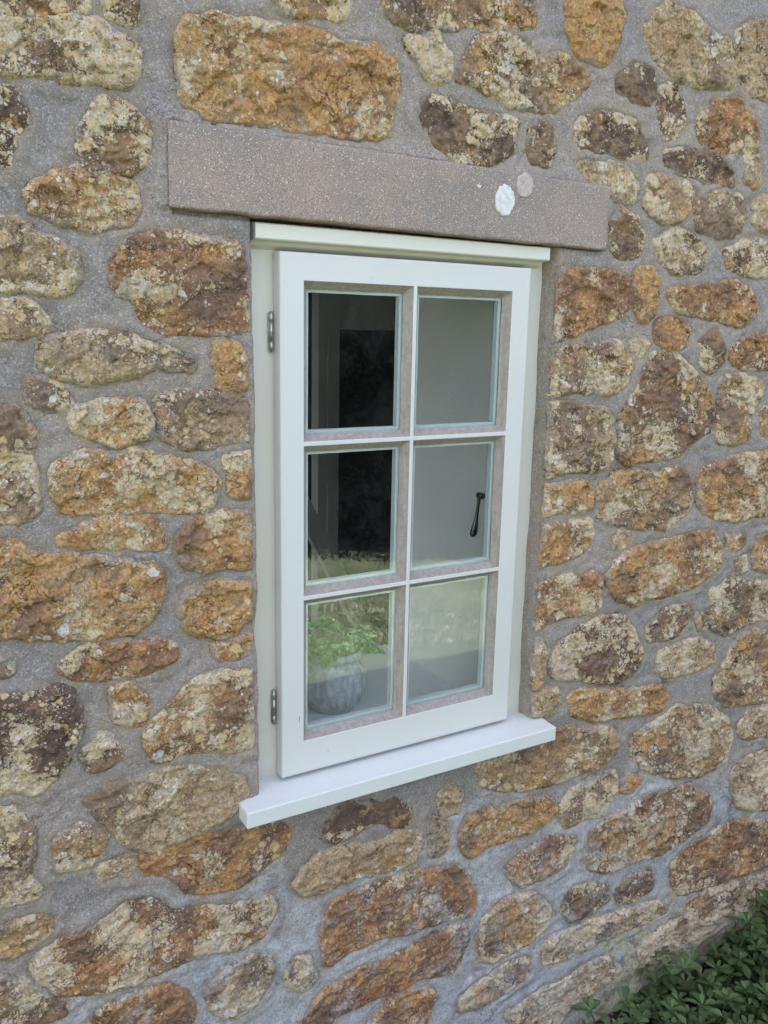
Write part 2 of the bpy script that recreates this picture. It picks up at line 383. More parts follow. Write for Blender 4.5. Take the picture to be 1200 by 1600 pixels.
# ------------------------------------------------------------------ stone outlines on the wall face (x, z in millimetres)
# first letter: colour of the stone, then lichen 0-9, dark crust 0-9, how far it stands out 0-9
STONES = """r733 -279 -137 -238 -146 -197 -185 -120 -207 -37 -211 -25 -248 -44 -286 -86 -298 -167 -279 -233 -287 -296 -288 -375 -269 -420 -226 -418 -193 -379 -174 -316 -162
o417 -147 1183 -129 1192 -92 1197 -44 1201 5 1202 57 1202 105 1196 155 1204 190 1185 193 1153 183 1082 169 1073 101 1071 36 1063 -46 1073 -122 1068 -145 1078 -151 1126
o527 -454 489 -407 471 -375 447 -319 440 -256 427 -218 418 -201 397 -202 372 -221 344 -251 324 -284 319 -352 326 -394 338 -464 345
r325 77 -312 97 -279 144 -269 200 -264 288 -274 381 -287 407 -332 426 -384 420 -415 354 -402 292 -401 217 -387 132 -389 84 -400 77 -353
t417 -331 59 -295 71 -251 73 -220 76 -179 75 -115 48 -76 25 -72 -3 -93 -27 -122 -42 -161 -48 -193 -49 -230 -53 -265 -45 -289 -8 -321 34
r687 -471 254 -400 244 -365 249 -346 240 -336 202 -340 172 -358 135 -372 113 -400 94 -481 112
o547 735 -380 753 -321 831 -304 891 -289 998 -286 1091 -306 1158 -365 1154 -417 1074 -437 997 -456 909 -445 826 -451 763 -425
r426 -232 893 -183 901 -117 897 -70 891 -61 860 -61 813 -65 768 -130 772 -187 766 -214 781 -235 809 -255 824 -256 849
r225 65 -459 147 -444 233 -444 324 -436 404 -431 415 -478 385 -535 312 -520 206 -520 106 -520 58 -563 12 -541
r323 -261 -62 -215 -60 -128 -56 -59 -73 -12 -75 6 -103 -12 -137 -42 -153 -90 -174 -141 -168 -185 -147 -211 -108 -242 -100
r526 1036 -495 1090 -469 1185 -462 1257 -453 1337 -472 1505 -532 1527 -647 1283 -614 1208 -617 1073 -601 1048 -553
o627 -238 153 -217 175 -186 196 -159 217 -122 226 -54 216 -53 104 -63 81 -119 91 -173 108 -225 93 -237 115
o617 -351 574 -311 593 -249 586 -217 589 -155 571 -117 549 -113 524 -131 495 -205 505 -271 508 -333 514 -349 538
b525 418 -70 497 -48 617 -48 767 -75 810 -108 813 -140 757 -165 682 -168 609 -171 504 -150 437 -131
r524 -370 -360 -328 -313 -276 -309 -218 -318 -180 -357 -174 -388 -188 -446
b736 852 -126 931 -97 1003 -73 1095 -97 1184 -147 1213 -205 1202 -263 1133 -280 1016 -257 903 -211 861 -168
o557 813 736 884 739 927 710 983 669 1022 613 1018 571 939 547 912 525 835 525 770 515 745 550 747 615 772 659 804 704
o427 737 273 765 311 838 335 917 336 988 343 1063 343 1091 303 1094 256 1037 223 954 214 882 214 825 199 774 225
o536 994 480 1061 498 1146 517 1306 513 1334 363 1149 362 1036 378 1005 415
b536 1126 -26 1160 8 1177 46 1220 71 1393 54 1430 -140 1252 -119 1179 -112 1137 -69
b756 -408 1135 -360 1144 -341 1144 -318 1151 -254 1163 -246 1151 -228 1145 -214 1135 -213 1116 -228 1094 -249 1095 -298 1086 -337 1091 -360 1087 -411 1081
b745 1101 -629 1210 -631 1313 -640 1534 -683 1559 -810 1331 -751 1200 -733 1121 -688
t944 522 -715 613 -696 709 -695 829 -684 889 -743 796 -767 716 -785 663 -848
t735 -483 87 -428 73 -413 30 -414 -12 -422 -37 -410 -68 -416 -82 -494 -67
b666 598 107 619 145 669 171 741 185 799 176 832 137 863 94 852 51 796 24 708 49 607 77
t206 21 -210 38 -186 76 -169 109 -164 184 -179 248 -167 285 -181 292 -215 265 -248 199 -243 130 -234 77 -239 38 -229
t546 -441 661 -391 660 -377 625 -377 554 -377 518 -392 505 -452 511
t437 517 634 593 641 696 629 722 596 726 538 699 506 621 512 556 507 516 518 515 586
b436 694 467 763 496 859 487 936 495 973 453 977 396 913 366 834 374 747 389 703 420
b635 446 -444 504 -411 593 -424 637 -475 638 -532 566 -553 478 -558 446 -529
b546 354 1245 399 1258 447 1256 483 1242 526 1249 588 1233 598 1209 540 1179 526 1159 483 1156 405 1160 351 1177 309 1183 323 1211
t835 1228 -349 1232 -297 1278 -274 1458 -282 1496 -480 1291 -427
t536 -424 899 -368 901 -349 883 -325 879 -304 859 -303 837 -316 817 -357 820 -430 821
b633 -503 -196 -438 -224 -385 -282 -381 -301 -510 -294
g436 -353 753 -307 760 -251 759 -220 750 -188 746 -150 723 -151 712 -198 717 -226 712 -262 701 -302 697 -331 709 -353 719
r317 521 884 588 891 669 895 738 883 747 835 712 809 645 796 606 777 551 770 525 799
o316 378 -221 400 -185 481 -187 540 -189 621 -212 637 -247 590 -271 511 -262 453 -266 421 -281 388 -260
t426 724 1330 774 1377 844 1374 892 1355 949 1348 982 1319 981 1269 888 1257 814 1263 752 1281
b656 1081 197 1139 215 1371 172 1386 95 1216 97 1148 80 1098 108 1080 158
t845 937 -687 1048 -676 1166 -667 1255 -681 1279 -747 1155 -757 1014 -767 950 -741
o316 -180 458 -157 481 -106 487 -53 484 -52 399 -118 402 -164 413 -178 438
b546 519 735 576 747 633 751 683 758 720 760 762 723 752 685 718 664 624 668 575 663 527 672
r314 171 -616 207 -550 266 -542 329 -563 323 -602 302 -678
o516 -349 957 -300 974 -263 972 -246 959 -220 960 -217 928 -227 915 -279 901 -312 906 -351 917 -353 940
b634 1311 -789 1563 -832 1593 -991 1359 -917
t845 649 -562 757 -569 882 -582 1004 -600 1043 -632 953 -634 824 -629 723 -632 635 -622 623 -584
t436 -195 673 -142 676 -82 670 -63 650 -59 611 -104 598 -159 601 -192 617 -198 650
b435 247 1309 461 1352 466 1284 412 1273 333 1262 250 1250
g744 -146 -359 -99 -336 -62 -327 -28 -338 -32 -390 -64 -430 -100 -434 -141 -396
r316 -361 283 -317 305 -261 303 -213 296 -188 282 -191 261 -244 250 -296 255 -346 267
b465 245 1137 275 1146 314 1137 373 1131 442 1135 431 1087 411 1069 377 1058 311 1053 272 1083 246 1109
o106 -170 362 -139 374 -87 370 -54 362 -55 313 -88 289 -136 291 -167 315 -176 342
r626 524 282 607 288 713 283 729 211 667 202 588 205 536 189
t335 982 1359 1019 1395 1133 1416 1164 1255 1042 1257 1002 1281
o315 652 20 682 30 798 1 941 -13 962 -41 948 -70 845 -62 726 -46 660 -21
o316 535 1367 649 1390 668 1336 657 1292 640 1258 617 1249 562 1261 544 1298
b556 -271 1056 -246 1070 -221 1063 -208 1049 -205 1021 -215 987 -233 979 -267 979 -287 987 -294 1002 -280 1035
r316 849 863 923 876 1042 888 1108 874 1137 827 1087 803 991 816 902 821 861 839
r325 517 -347 550 -320 620 -304 709 -327 681 -378 636 -395 546 -395
b644 400 -620 446 -592 532 -580 586 -586 595 -630 536 -647 466 -657 406 -647
t735 648 -243 685 -207 750 -191 816 -199 821 -253 779 -289 711 -285 671 -296
o526 -321 658 -277 665 -219 662 -212 636 -220 613 -257 606 -301 621 -325 634
b536 1033 682 1106 691 1170 680 1179 652 1153 609 1151 551 1076 540 1035 556 1044 605
o415 -348 476 -299 492 -253 497 -215 493 -199 467 -198 447 -255 456 -344 465
b375 78 -119 102 -90 141 -85 196 -100 224 -103 261 -127 254 -155 218 -148 197 -128 156 -136 109 -148 82 -139
b534 -497 -112 -440 -117 -408 -114 -396 -130 -402 -154 -430 -163 -448 -167 -500 -148
b565 -413 1058 -373 1061 -366 1043 -359 1036 -368 1020 -374 1012 -379 969 -420 957
r416 896 1201 939 1230 994 1247 1046 1233 1075 1187 1074 1156 1000 1148 943 1135 902 1160
b545 -404 1178 -274 1204 -277 1174 -298 1167 -337 1157 -359 1158 -407 1146
b535 -380 9 -340 22 -308 -8 -310 -35 -335 -55 -377 -46
o515 529 395 597 401 686 406 690 368 646 335 570 323 530 333
b565 572 1152 641 1172 722 1172 737 1146 756 1108 722 1099 647 1107 576 1109
t724 1239 -185 1268 -140 1432 -149 1452 -253 1256 -215
t615 914 74 950 83 1058 78 1107 50 1118 11 1024 10 950 1 921 30
t425 -432 801 -382 802 -362 795 -347 774 -360 761 -435 748
b555 1010 957 1079 978 1216 980 1228 920 1070 908 1016 922
r335 1061 744 1114 772 1252 795 1269 705 1113 712 1068 723
b664 698 -457 757 -461 820 -487 828 -528 774 -542 705 -541 673 -496
o316 518 477 591 482 658 481 678 456 677 429 595 430 526 429
b435 -13 1257 109 1281 104 1241 88 1230 36 1227 -5 1225
t435 909 1046 974 1065 1044 1063 1064 1029 1036 988 967 980 915 998
o314 1215 312 1344 311 1365 201 1229 232
b364 806 1125 868 1138 943 1135 1006 1111 1011 1081 951 1081 846 1092 808 1108
b626 760 1068 794 1081 867 1073 897 1058 876 1007 822 1003 769 1022
t656 800 955 852 983 909 973 949 944 938 912 872 902 823 918
o315 -291 228 -264 233 -245 229 -236 196 -242 170 -267 168 -285 186
b555 877 144 937 179 1001 174 1021 141 968 106 885 108
b545 155 1290 245 1308 244 1247 211 1245 182 1253
t525 587 1078 649 1085 708 1080 736 1054 730 1028 688 1027 646 1040 596 1063
t314 1086 1063 1196 1086 1214 994 1095 1012
b556 671 985 707 1008 743 996 764 963 751 928 703 921 678 939
b564 850 -518 882 -487 958 -496 975 -545 922 -561 868 -551
t515 525 175 566 161 582 130 581 75 557 63 525 86
b645 -332 134 -310 162 -287 147 -278 120 -294 103 -322 105
o316 -94 575 -54 583 -50 511 -92 514
b424 1181 615 1284 627 1301 536 1191 556
g754 2 -384 18 -360 48 -379 62 -416 38 -440 7 -420
o316 749 896 797 908 819 881 814 818 774 802 754 835
b265 665 1240 704 1262 754 1260 771 1223 753 1198 711 1198 668 1219
o206 -108 747 -82 750 -67 718 -67 682 -102 682 -109 719
b565 783 1236 817 1247 841 1222 852 1183 829 1151 794 1147 780 1191
t825 212 1222 254 1228 271 1240 282 1219 300 1212 296 1183 277 1173 247 1178 239 1197
g214 303 -156 329 -161 357 -210 348 -244 317 -250 308 -213
g544 -376 698 -352 702 -332 691 -325 662 -350 661 -372 670
r104 820 799 874 811 922 789 912 749 873 749 824 768
b355 958 770 1006 790 1038 757 1037 723 999 699 966 716
t635 533 38 575 48 618 46 629 22 605 -9 534 18
t204 322 -113 352 -101 383 -123 375 -170 336 -159
t414 -326 -64 -276 -55 -261 -68 -269 -86 -312 -81
b555 471 1123 492 1134 514 1128 524 1093 512 1065 482 1070 468 1097
b655 -249 1209 -213 1217 -213 1180 -218 1172 -233 1173 -249 1179
o104 -121 270 -88 277 -55 275 -56 256 -83 249 -116 251
b524 -466 315 -426 300 -427 286 -468 285
t314 1035 1145 1085 1151 1104 1103 1087 1082 1049 1097
o314 836 -225 866 -214 896 -241 877 -257 845 -252
r313 1110 323 1174 321 1176 293 1127 286
t414 742 355 768 369 793 364 790 336 748 334
t523 1146 265 1183 269 1198 231 1160 225
t614 756 758 787 767 807 755 791 738 759 742
t543 1034 142 1067 141 1077 103 1048 104"""
HUE = dict(g=.10, t=.28, b=.50, o=.68, r=.92)
WIN = (-.034, .545, -.012, .934)       # visible edges of the window recess
GROW = .0122
YM = -.010                             # mean mortar face

def warp2(x, z):
    return (x+.0075*fbm(x, z, 30, 11, 4)+.0018*fbm(x, z, 120, 15, 2), z+.0075*fbm(x, z, 30, 21, 4)+.0018*fbm(x, z, 120, 25, 2))

stones = []
for i, ln in enumerate(STONES.strip().splitlines()):
    t = ln.split(); p = np.array(list(map(int, t[1:])), float).reshape(-1, 2)/1000
    stones.append(dict(poly=smooth_poly(p, 2), hue=HUE[t[0][0]], li=int(t[0][1])/9, dk=int(t[0][2])/9, rel=int(t[0][3])/9, seed=100+i*7, named=i < 100))

# off-frame stones so that the wall carries on to every side
XA, XB, ZA, ZB = -1.7, 3.3, -.95, 2.25
CELL = .01
ox = np.arange(XA, XB, CELL); oz = np.arange(ZA, ZB, CELL); GX, GZ = np.meshgrid(ox, oz)
occ = np.zeros(GX.shape, bool)
for s_ in stones:
    x0, z0 = s_['poly'].min(0)-.03; x1, z1 = s_['poly'].max(0)+.03
    m = (GX >= x0) & (GX <= x1) & (GZ >= z0) & (GZ <= z1)
    v = sdf(GX[m], GZ[m], s_['poly']) > -.022; occ[m] |= v
# region traced from the photograph stays as traced
vis = sdf(GX, GZ, np.array([(-.39, 1.18), (1.07, 1.46), (1.56, -1.25), (-.49, -.29)])) > -.004
occ |= vis
rng = random.Random(3)
z = ZA+.03
while z < ZB-.04:
    hh = rng.uniform(.07, .15); x = XA+rng.uniform(0, .1)
    while x < XB-.08:
        ww = rng.uniform(.09, .30); k = rng.randint(6, 9)
        cx, cz = x+ww/2, z+hh/2+rng.uniform(-.01, .01); pts = []
        for q in range(12):
            a = q/12*2*PI+rng.uniform(-.12, .12); ca, sa = math.cos(a), math.sin(a); e = 3.2
            r = (abs(ca)**e+abs(sa)**e)**(-1/e)*rng.uniform(.86, 1.0)
            pts.append((cx+ca*r*(ww/2-.008), cz+sa*r*(hh/2-.008)))
        P = np.array(pts); x0, z0 = P.min(0); x1, z1 = P.max(0)
        m = (GX >= x0) & (GX <= x1) & (GZ >= z0) & (GZ <= z1)
        if m.any():
            ins = sdf(GX[m], GZ[m], P) > -.004
            bad = (occ[m] & ins).sum()/max(1, ins.sum())
            if bad == 0 or (bad < .0):
                occ[m] |= ins
                stones.append(dict(poly=smooth_poly(P, 2), hue=HUE[rng.choice('tbbooorg')], li=rng.uniform(.2, .7), dk=rng.uniform(.1, .6), rel=rng.uniform(.4, .8), seed=rng.randint(0, 9999), named=False))
                x += ww+rng.uniform(.012, .03); continue
        x += .03
    z += hh+.012

# ------------------------------------------------------------------ the cottage
house = empty('stone_cottage', (.25, .2, -.85))
tag(house, 'old ironstone cottage wall of rough orange brown rubble stones in wide grey mortar', 'cottage')

def stone_mesh(s_, step):
    P = s_['poly']; x0, z0 = P.min(0)-.018; x1, z1 = P.max(0)+.018
    xs = np.arange(x0, x1+step, step); zs = np.arange(z0, z1+step, step)
    X, Z = np.meshgrid(xs, zs); wx, wz = warp2(X, Z)
    D = sdf(wx, wz, P)+GROW; c0 = P.mean(0)
    if WIN[2]-.05 < c0[1] < WIN[3]+.05: D = np.minimum(D, X-(WIN[1]+.0065+.003*fbm(X, Z, 25, 77, 3)) if c0[0] > .25 else (WIN[0]-.018+.003*fbm(X, Z, 25, 78, 3))-X)
    dmax = max(D.max(), .01); sd = s_['seed']
    R = min(.015, dmax*.8); t = np.clip(D/R, 0, 1)
    cap = np.sqrt(np.clip(1-(1-t)**2.3, 0, 1))
    prot = .0025+.0080*s_['rel']
    amp = sstep(.002, .020, D)*(.55+.75*s_['rel'])
    gx, gz = X+.010*fbm(X, Z, 18, sd, 3), Z+.010*fbm(X, Z, 18, sd+5, 3)
    r1 = ((sd*37) % 100)/100-.5; r2 = ((sd*53) % 100)/100-.5
    c = P.mean(0)
    H = -.013+(.013+prot)*cap + amp*(.0048*fbm(gx, gz*1.3, 11, sd+1, 3)+.0034*(ridge(gx, gz*1.4, 26, sd+2, 4)-.6)*1.25
        + .0058*facets(gx, gz*1.6, 26, sd+3) + .0030*facets(gx, gz*1.3, 75, sd+9) + .0022*fbm(X, Z, 110, sd+4, 3)
        + .06*r1*(X-c[0])*np.clip(1-abs(X-c[0])*3, 0, 1) + .08*r2*(Z-c[1]))
    Y = YM-H
    keep = D > 0
    n, m = X.shape; idx = np.arange(n*m).reshape(n, m)
    Q = np.stack([idx[:-1, :-1], idx[:-1, 1:], idx[1:, 1:], idx[1:, :-1]], -1)
    kq = keep[:-1, :-1] & keep[:-1, 1:] & keep[1:, 1:] & keep[1:, :-1]
    Q = Q[kq]
    if len(Q) == 0: return None
    used = np.unique(Q); remap = np.full(n*m, -1); remap[used] = np.arange(len(used))
    V = np.stack([X, Y, Z], -1).reshape(-1, 3)[used]
    g = lambda a: np.broadcast_to(a, X.shape).reshape(-1)[used]
    return V, remap[Q], dict(hue=g(s_['hue']), lich=g(s_['li']), dark=g(s_['dk']), edge=g(np.clip(D/.035, 0, 1)), eff=g(.62*sstep(.0, -.35, Z)*sstep(-.5, .15, X+.3)-.25*sstep(.75, 1.2, X)))

small = []
for s_ in stones:
    x0, z0 = s_['poly'].min(0); x1, z1 = s_['poly'].max(0)
    off = x1 < -.55 or x0 > 1.65 or z0 > 1.5
    d = stone_mesh(s_, .007 if off else (.0026 if x0 < 1.0 else .0032))
    if d is None: continue
    if s_['named']:
        me = np_mesh('stone', d[0], d[1])
        for k, v in d[2].items(): fattr(me, k, v)
        obj('stone', me, M['stone'], house, True)
    else: small.append(d)
nv = 0; VV = []; QQ = []; AA = {k: [] for k in ('hue', 'lich', 'dark', 'edge', 'eff')}
for V, Q, A in small:
    VV.append(V); QQ.append(Q+nv); nv += len(V)
    for k in AA: AA[k].append(A[k])
me = np_mesh('small_stones', np.concatenate(VV), np.concatenate(QQ))
for k in AA: fattr(me, k, np.concatenate(AA[k]))
o = obj('small_stones', me, M['stone'], house, True); tag(o, kind='stuff')

# mortar: one height field on a grid that is fine where the wall is seen close
def axis(a, b, fa, fb, fine, coarse):
    L = list(np.arange(a, fa, coarse))+list(np.arange(fa, fb, fine))+list(np.arange(fb, b+coarse, coarse))
    return np.array(L)
mx = axis(XA, XB, -.52, 1.62, .0042, .02); mz = axis(ZA, ZB, -.90, 1.50, .0042, .02)
X, Z = np.meshgrid(mx, mz); wx, wz = warp2(X, Z)
D = np.full(X.shape, -.2)
for s_ in stones:
    x0, z0 = s_['poly'].min(0)-.03; x1, z1 = s_['poly'].max(0)+.03
    i0, i1 = np.searchsorted(mx, [x0, x1]); j0, j1 = np.searchsorted(mz, [z0, z1])
    if i1 <= i0 or j1 <= j0: continue
    sl_ = (slice(j0, j1), slice(i0, i1))
    dd_ = sdf(wx[sl_], wz[sl_], s_['poly'])+GROW; c0 = s_['poly'].mean(0); Xs, Zs = X[sl_], Z[sl_]
    if WIN[2]-.05 < c0[1] < WIN[3]+.05: dd_ = np.minimum(dd_, Xs-(WIN[1]+.0065+.003*fbm(Xs, Zs, 25, 77, 3)) if c0[0] > .25 else (WIN[0]-.018+.003*fbm(Xs, Zs, 25, 78, 3))-Xs)
    D[sl_] = np.maximum(D[sl_], dd_)
H = .0045*fbm(X, Z, 7, 301, 4)+.0022*fbm(X, Z, 40, 311, 4)+.0013*fbm(X, Z, 130, 321, 3)
H += .0015*ridge(X+.02*fbm(X, Z, 9, 3), Z*2.2, 12, 331, 3)
lip = sstep(.35, .65, vn(X*9, Z*9, 341))
H += .0030*fbm(X, Z, 55, 345, 3)*sstep(-.012, .0, D)
H += -(.0024*lip+.0003)*sstep(-.014, .004, D) + .004*(1-lip)*sstep(-.020, -.006, D)*sstep(.012, 0, D)
H -= .022*sstep(.006, .024, D)
Y = YM-H
# falls back to the window recess
wl, wr, wb, wt = WIN
ex = .0035*fbm(X*0, Z, 14, 351, 4); ex2 = .0040*fbm(X*0+3, Z, 12, 361, 4)
inx = np.minimum(X-(wl+ex-.014), (wr+ex2+.0115)-X); inz = wt+.004-Z
inn = np.where(Z > wb-.001, np.minimum(inx, inz), -1)
left = X < .25
rec = np.where(left, sstep(-.002, .006, inn), sstep(-.004, .012, inn))
Y = Y*(1-rec)+rec*.044
# the joint under the lintel is set back; nothing grows through the lintel
skw = -.008*(X+.176)
dl = np.maximum(np.maximum(-.176-X, X-.661), Z-(1.052+skw))
near = sstep(.030, .002, dl)*(Z > .938)*(D < .004)
Y = Y*(1-near)+near*(-.0195+.0030*fbm(X, Z, 22, 381, 3))
lin = (X > -.173) & (X < .658) & (Z > .940+skw) & (Z < 1.049+skw)
Y = np.where(lin, np.maximum(Y, .004), Y)
ul = (X > -.17) & (X < .655) & (Z > .928) & (Z <= .942)
Y = np.where(ul, np.maximum(Y, -.004+.003*fbm(X, Z, 30, 371, 3)), Y)
n, m = X.shape; idx = np.arange(n*m).reshape(n, m)
Q = np.stack([idx[:-1, :-1], idx[:-1, 1:], idx[1:, 1:], idx[1:, :-1]], -1)
deep = inn > .026
kq = ~(deep[:-1, :-1] | deep[:-1, 1:] | deep[1:, 1:] | deep[1:, :-1])
Q = Q[kq]; used = np.unique(Q); remap = np.full(n*m, -1); remap[used] = np.arange(len(used))
me = np_mesh('mortar', np.stack([X, Y, Z], -1).reshape(-1, 3)[used], remap[Q])
eff = .17+.70*sstep(.0, -.35, Z)*sstep(-.5, .15, X+.3)-.25*sstep(.9, 1.3, X)
fattr(me, 'eff', eff.reshape(-1)[used]); fattr(me, 'moss', (sstep(.5, 1.0, X)*sstep(-.40, -.75, Z)).reshape(-1)[used]); fattr(me, 'rub', sstep(-.014, .0, D).reshape(-1)[used])
obj('mortar', me, M['mortar'], house, True)

# wall body behind the face, room, roof
bm = bmesh.new()
yb0, yb1 = .03, .50
# (wall body: four blocks round the opening)
box(bm, XA, -.030, yb0, yb1, ZA, 2.25); box(bm, .520, XB, yb0, yb1, ZA, 2.25)
box(bm, -.030, .520, yb0, yb1, ZA, -.045); box(bm, -.030, .520, yb0+.02, yb1, .915, 2.25)
obj('wall_core', bm_mesh(bm, 'wall_core'), M['plaster'], house)
bm = bmesh.new()
box(bm, XA, XB, 3.2, 3.3, ZA, 1.6); box(bm, XA-.1, XA, .0, 3.3, ZA, -.5); box(bm, XA-.1, XA, .0, 3.3, 1.35, 2.25); box(bm, XA-.1, XA, .0, .7, -.5, 1.35); box(bm, XA-.1, XA, 2.2, 3.3, -.5, 1.35)  # side wall opening, out of view, added to let sky light into the room
box(bm, XB, XB+.1, .0, 3.3, ZA, 2.25); box(bm, XA, XB, .5, 3.2, 1.45, 1.5)
obj('room_wall', bm_mesh(bm, 'room_wall'), M['darkwall'], house)
bm = bmesh.new(); box(bm, XA, XB, .5, 3.2, ZA, -.86)
obj('room_floor', bm_mesh(bm, 'room_floor'), M['floorm'], house)
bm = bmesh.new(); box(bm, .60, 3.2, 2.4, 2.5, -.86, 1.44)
obj('doorway_shade', bm_mesh(bm, 'doorway_shade'), mat_plain('doorway_shade_tone', (.045, .048, .052), .9, .3, 4, .001), house)  # near-black slab: the deep shade beyond the doorway put into its colour
# doorway framing and leaning brace inside the room
bm = bmesh.new()
box(bm, .925, 1.015, 1.75, 1.81, -.86, 1.44); box(bm, 1.016, 2.6, 1.76, 1.80, .776, 1.44)
box(bm, .966, 1.0152, 1.7465, 1.755, -.86, .775)
obj('door_frame', bm_mesh(bm, 'door_frame'), M['jamb'], house)
bm = bmesh.new(); v, f = box(bm, -.034, .034, -.018, .018, -.75, .55)
bmesh.ops.transform(bm, matrix=Matrix.Translation((.862, 1.62, -.011)) @ Matrix.Rotation(math.atan2(-.0725, .142), 4, 'Y'), verts=bm.verts[:])
obj('timber_brace', bm_mesh(bm, 'timber_brace'), M['jamb'], house)
bm = bmesh.new()
v, f = box(bm, XA-.3, XB+.3, 0, 2.6, 0, .09)
bmesh.ops.transform(bm, matrix=Matrix.Translation((0, -.24, 2.20)) @ Matrix.Rotation(math.radians(36), 4, 'X'), verts=bm.verts[:])
obj('roof', bm_mesh(bm, 'roof'), M['slate'], house)  # unseen roof slab, added only for the shade it casts

# lintel
def block(x0, x1, z0, z1, yf, yb, step=.004, r=.004, rough=.0012, seed=5, skew=0):
    xs = np.linspace(x0, x1, int((x1-x0)/step)+1); zs = np.linspace(z0, z1, int((z1-z0)/step)+1)
    X, Z = np.meshgrid(xs, zs); dd = np.minimum(np.minimum(X-x0, x1-X), np.minimum(Z-z0, z1-Z))
    t = np.clip(dd/r, 0, 1); Y = yf+r*(1-np.sqrt(1-(1-t)**2))+rough*fbm(X, Z, 40, seed, 4)
    X2 = X+.0012*fbm(X, Z, 60, seed+3, 3)*(dd < r*1.5)+0; Z2 = Z+.0018*fbm(X, Z*0, 25, seed+7, 4)*np.sign(Z-(z0+z1)/2)*np.clip(1-dd/.012, 0, 1)+skew*(X-x0)
    n, m = X.shape; V = np.stack([X2, Y, Z2], -1).reshape(-1, 3); idx = np.arange(n*m).reshape(n, m)
    Q = [np.stack([idx[:-1, :-1], idx[:-1, 1:], idx[1:, 1:], idx[1:, :-1]], -1).reshape(-1, 4)]
    loop = np.concatenate([idx[0, :], idx[1:, -1], idx[-1, -2::-1], idx[-2:0:-1, 0]])
    Vb = V[loop].copy(); Vb[:, 1] = yb; b = len(V)+np.arange(len(loop)); V = np.concatenate([V, Vb])
    l2 = np.roll(loop, -1); b2 = np.roll(b, -1)
    Q.append(np.stack([loop, b, b2, l2], -1))
    return np_mesh('block', V, np.concatenate(Q))
lint = obj('lintel', block(-.176, .661, .938, 1.052, -.0225, .06, .003, .0014, .0012, 5, -.008), M['concrete'], house, True)
# two round lichens on the lintel
def lichen(cx, cz, rx, rz, mat, seed):
    r_ = random.Random(seed); N = 64; bm = bmesh.new(); rings = []
    off = [r_.uniform(.88, 1.12) for _ in range(N)]; off = [(off[i]*2+off[i-1]+off[(i+1) % N])/4 for i in range(N)]
    for k, hgt in ((1.0, 0), (.93, .0012), (.8, .0015), (.5, .0011), (.2, .0013)):
        rings.append([bm.verts.new((cx+math.cos(2*PI*i/N)*rx*k*off[i], -.0236-hgt-r_.uniform(0, .0003), cz+math.sin(2*PI*i/N)*rz*k*off[i])) for i in range(N)])
    for a, b in zip(rings, rings[1:]):
        for i in range(N): bm.faces.new((a[i], a[(i+1) % N], b[(i+1) % N], b[i]))
    bm.faces.new(rings[-1])
    back = [bm.verts.new((v.co.x, -.0205, v.co.z)) for v in rings[0]]
    for i in range(N): bm.faces.new((back[i], back[(i+1) % N], rings[0][(i+1) % N], rings[0][i]))
    o = obj('lichen', bm_mesh(bm, 'lichen'), mat, None, True); o.parent = lint; return o
lichen(.4125, .9985, .0215, .0255, M['white_l'], 1)
lichen(.4550, 1.0275, .0190, .0205, M['pink_l'], 2)
lichen(.356, 1.016, .0035, .003, M['white_l'], 3)

# ------------------------------------------------------------------ the window
win = empty('casement_window', (.25, .03, -.05))
tag(win, 'cream painted six pane timber casement window with projecting sill in the stone wall', 'window')
W_, H_ = .50, .8909
SX, ST, SB = .0413, .0430, .0621
MX = (.2463, .2537); M1 = (.5852, .5927); M2 = (.3210, .3285)
def lattice(xs, zs, holes, y0, y1, bev=None, rev_mat=1):
    bm = bmesh.new(); nx, nz = len(xs), len(zs)
    A = [[bm.verts.new((x, y0, z)) for x in xs] for z in zs]; B = [[bm.verts.new((x, y1, z)) for x in xs] for z in zs]
    solid = lambda i, j: 0 <= i < nx-1 and 0 <= j < nz-1 and (i, j) not in holes
    for j in range(nz-1):
        for i in range(nx-1):
            if not solid(i, j): continue
            bm.faces.new((A[j][i], A[j][i+1], A[j+1][i+1], A[j+1][i])); bm.faces.new((B[j][i], B[j+1][i], B[j+1][i+1], B[j][i+1]))
            for (di, dj, p, q) in ((-1, 0, (i, j+1), (i, j)), (1, 0, (i+1, j), (i+1, j+1)), (0, -1, (i, j), (i+1, j)), (0, 1, (i+1, j+1), (i, j+1))):
                if not solid(i+di, j+dj):
                    f = bm.faces.new((A[p[1]][p[0]], B[p[1]][p[0]], B[q[1]][q[0]], A[q[1]][q[0]]))
                    inside = 0 <= i+di < nx-1 and 0 <= j+dj < nz-1
                    if inside: f.material_index = rev_mat
    if bev:
        ed = [e for e in bm.edges if all(abs(v.co.y-y0) < 1e-6 for v in e.verts) and len(e.link_faces) == 2 and
              any(abs(f.normal.y) < .5 for f in e.link_faces if (f.normal_update() or True))]
        outer = [e for e in ed if all(v.co.x in (xs[0], xs[-1]) or v.co.z in (zs[0], zs[-1]) or abs(v.co.x-xs[0]) < 1e-6 or abs(v.co.x-xs[-1]) < 1e-6 or abs(v.co.z-zs[0]) < 1e-6 or abs(v.co.z-zs[-1]) < 1e-6 for v in e.verts)]
        inner = [e for e in ed if e not in outer]
        bmesh.ops.bevel(bm, geom=inner, offset=.0009, segments=1, affect='EDGES')
        outer = [e for e in outer if e.is_valid]
        bmesh.ops.bevel(bm, geom=outer, offset=bev, segments=3, profile=.5, affect='EDGES')
    return bm
xs = [0, SX, MX[0], MX[1], W_-SX, W_]; zs = [0, SB, M2[0], M2[1], M1[0], M1[1], H_-ST, H_]
holes = {(i, j) for i in (1, 3) for j in (1, 3, 5)}
me1 = bm_mesh(lattice(xs, zs, holes, 0, .0255, .0032), 'casement')
cas = obj('casement', me1, [M['casement'], M['primer']], win)
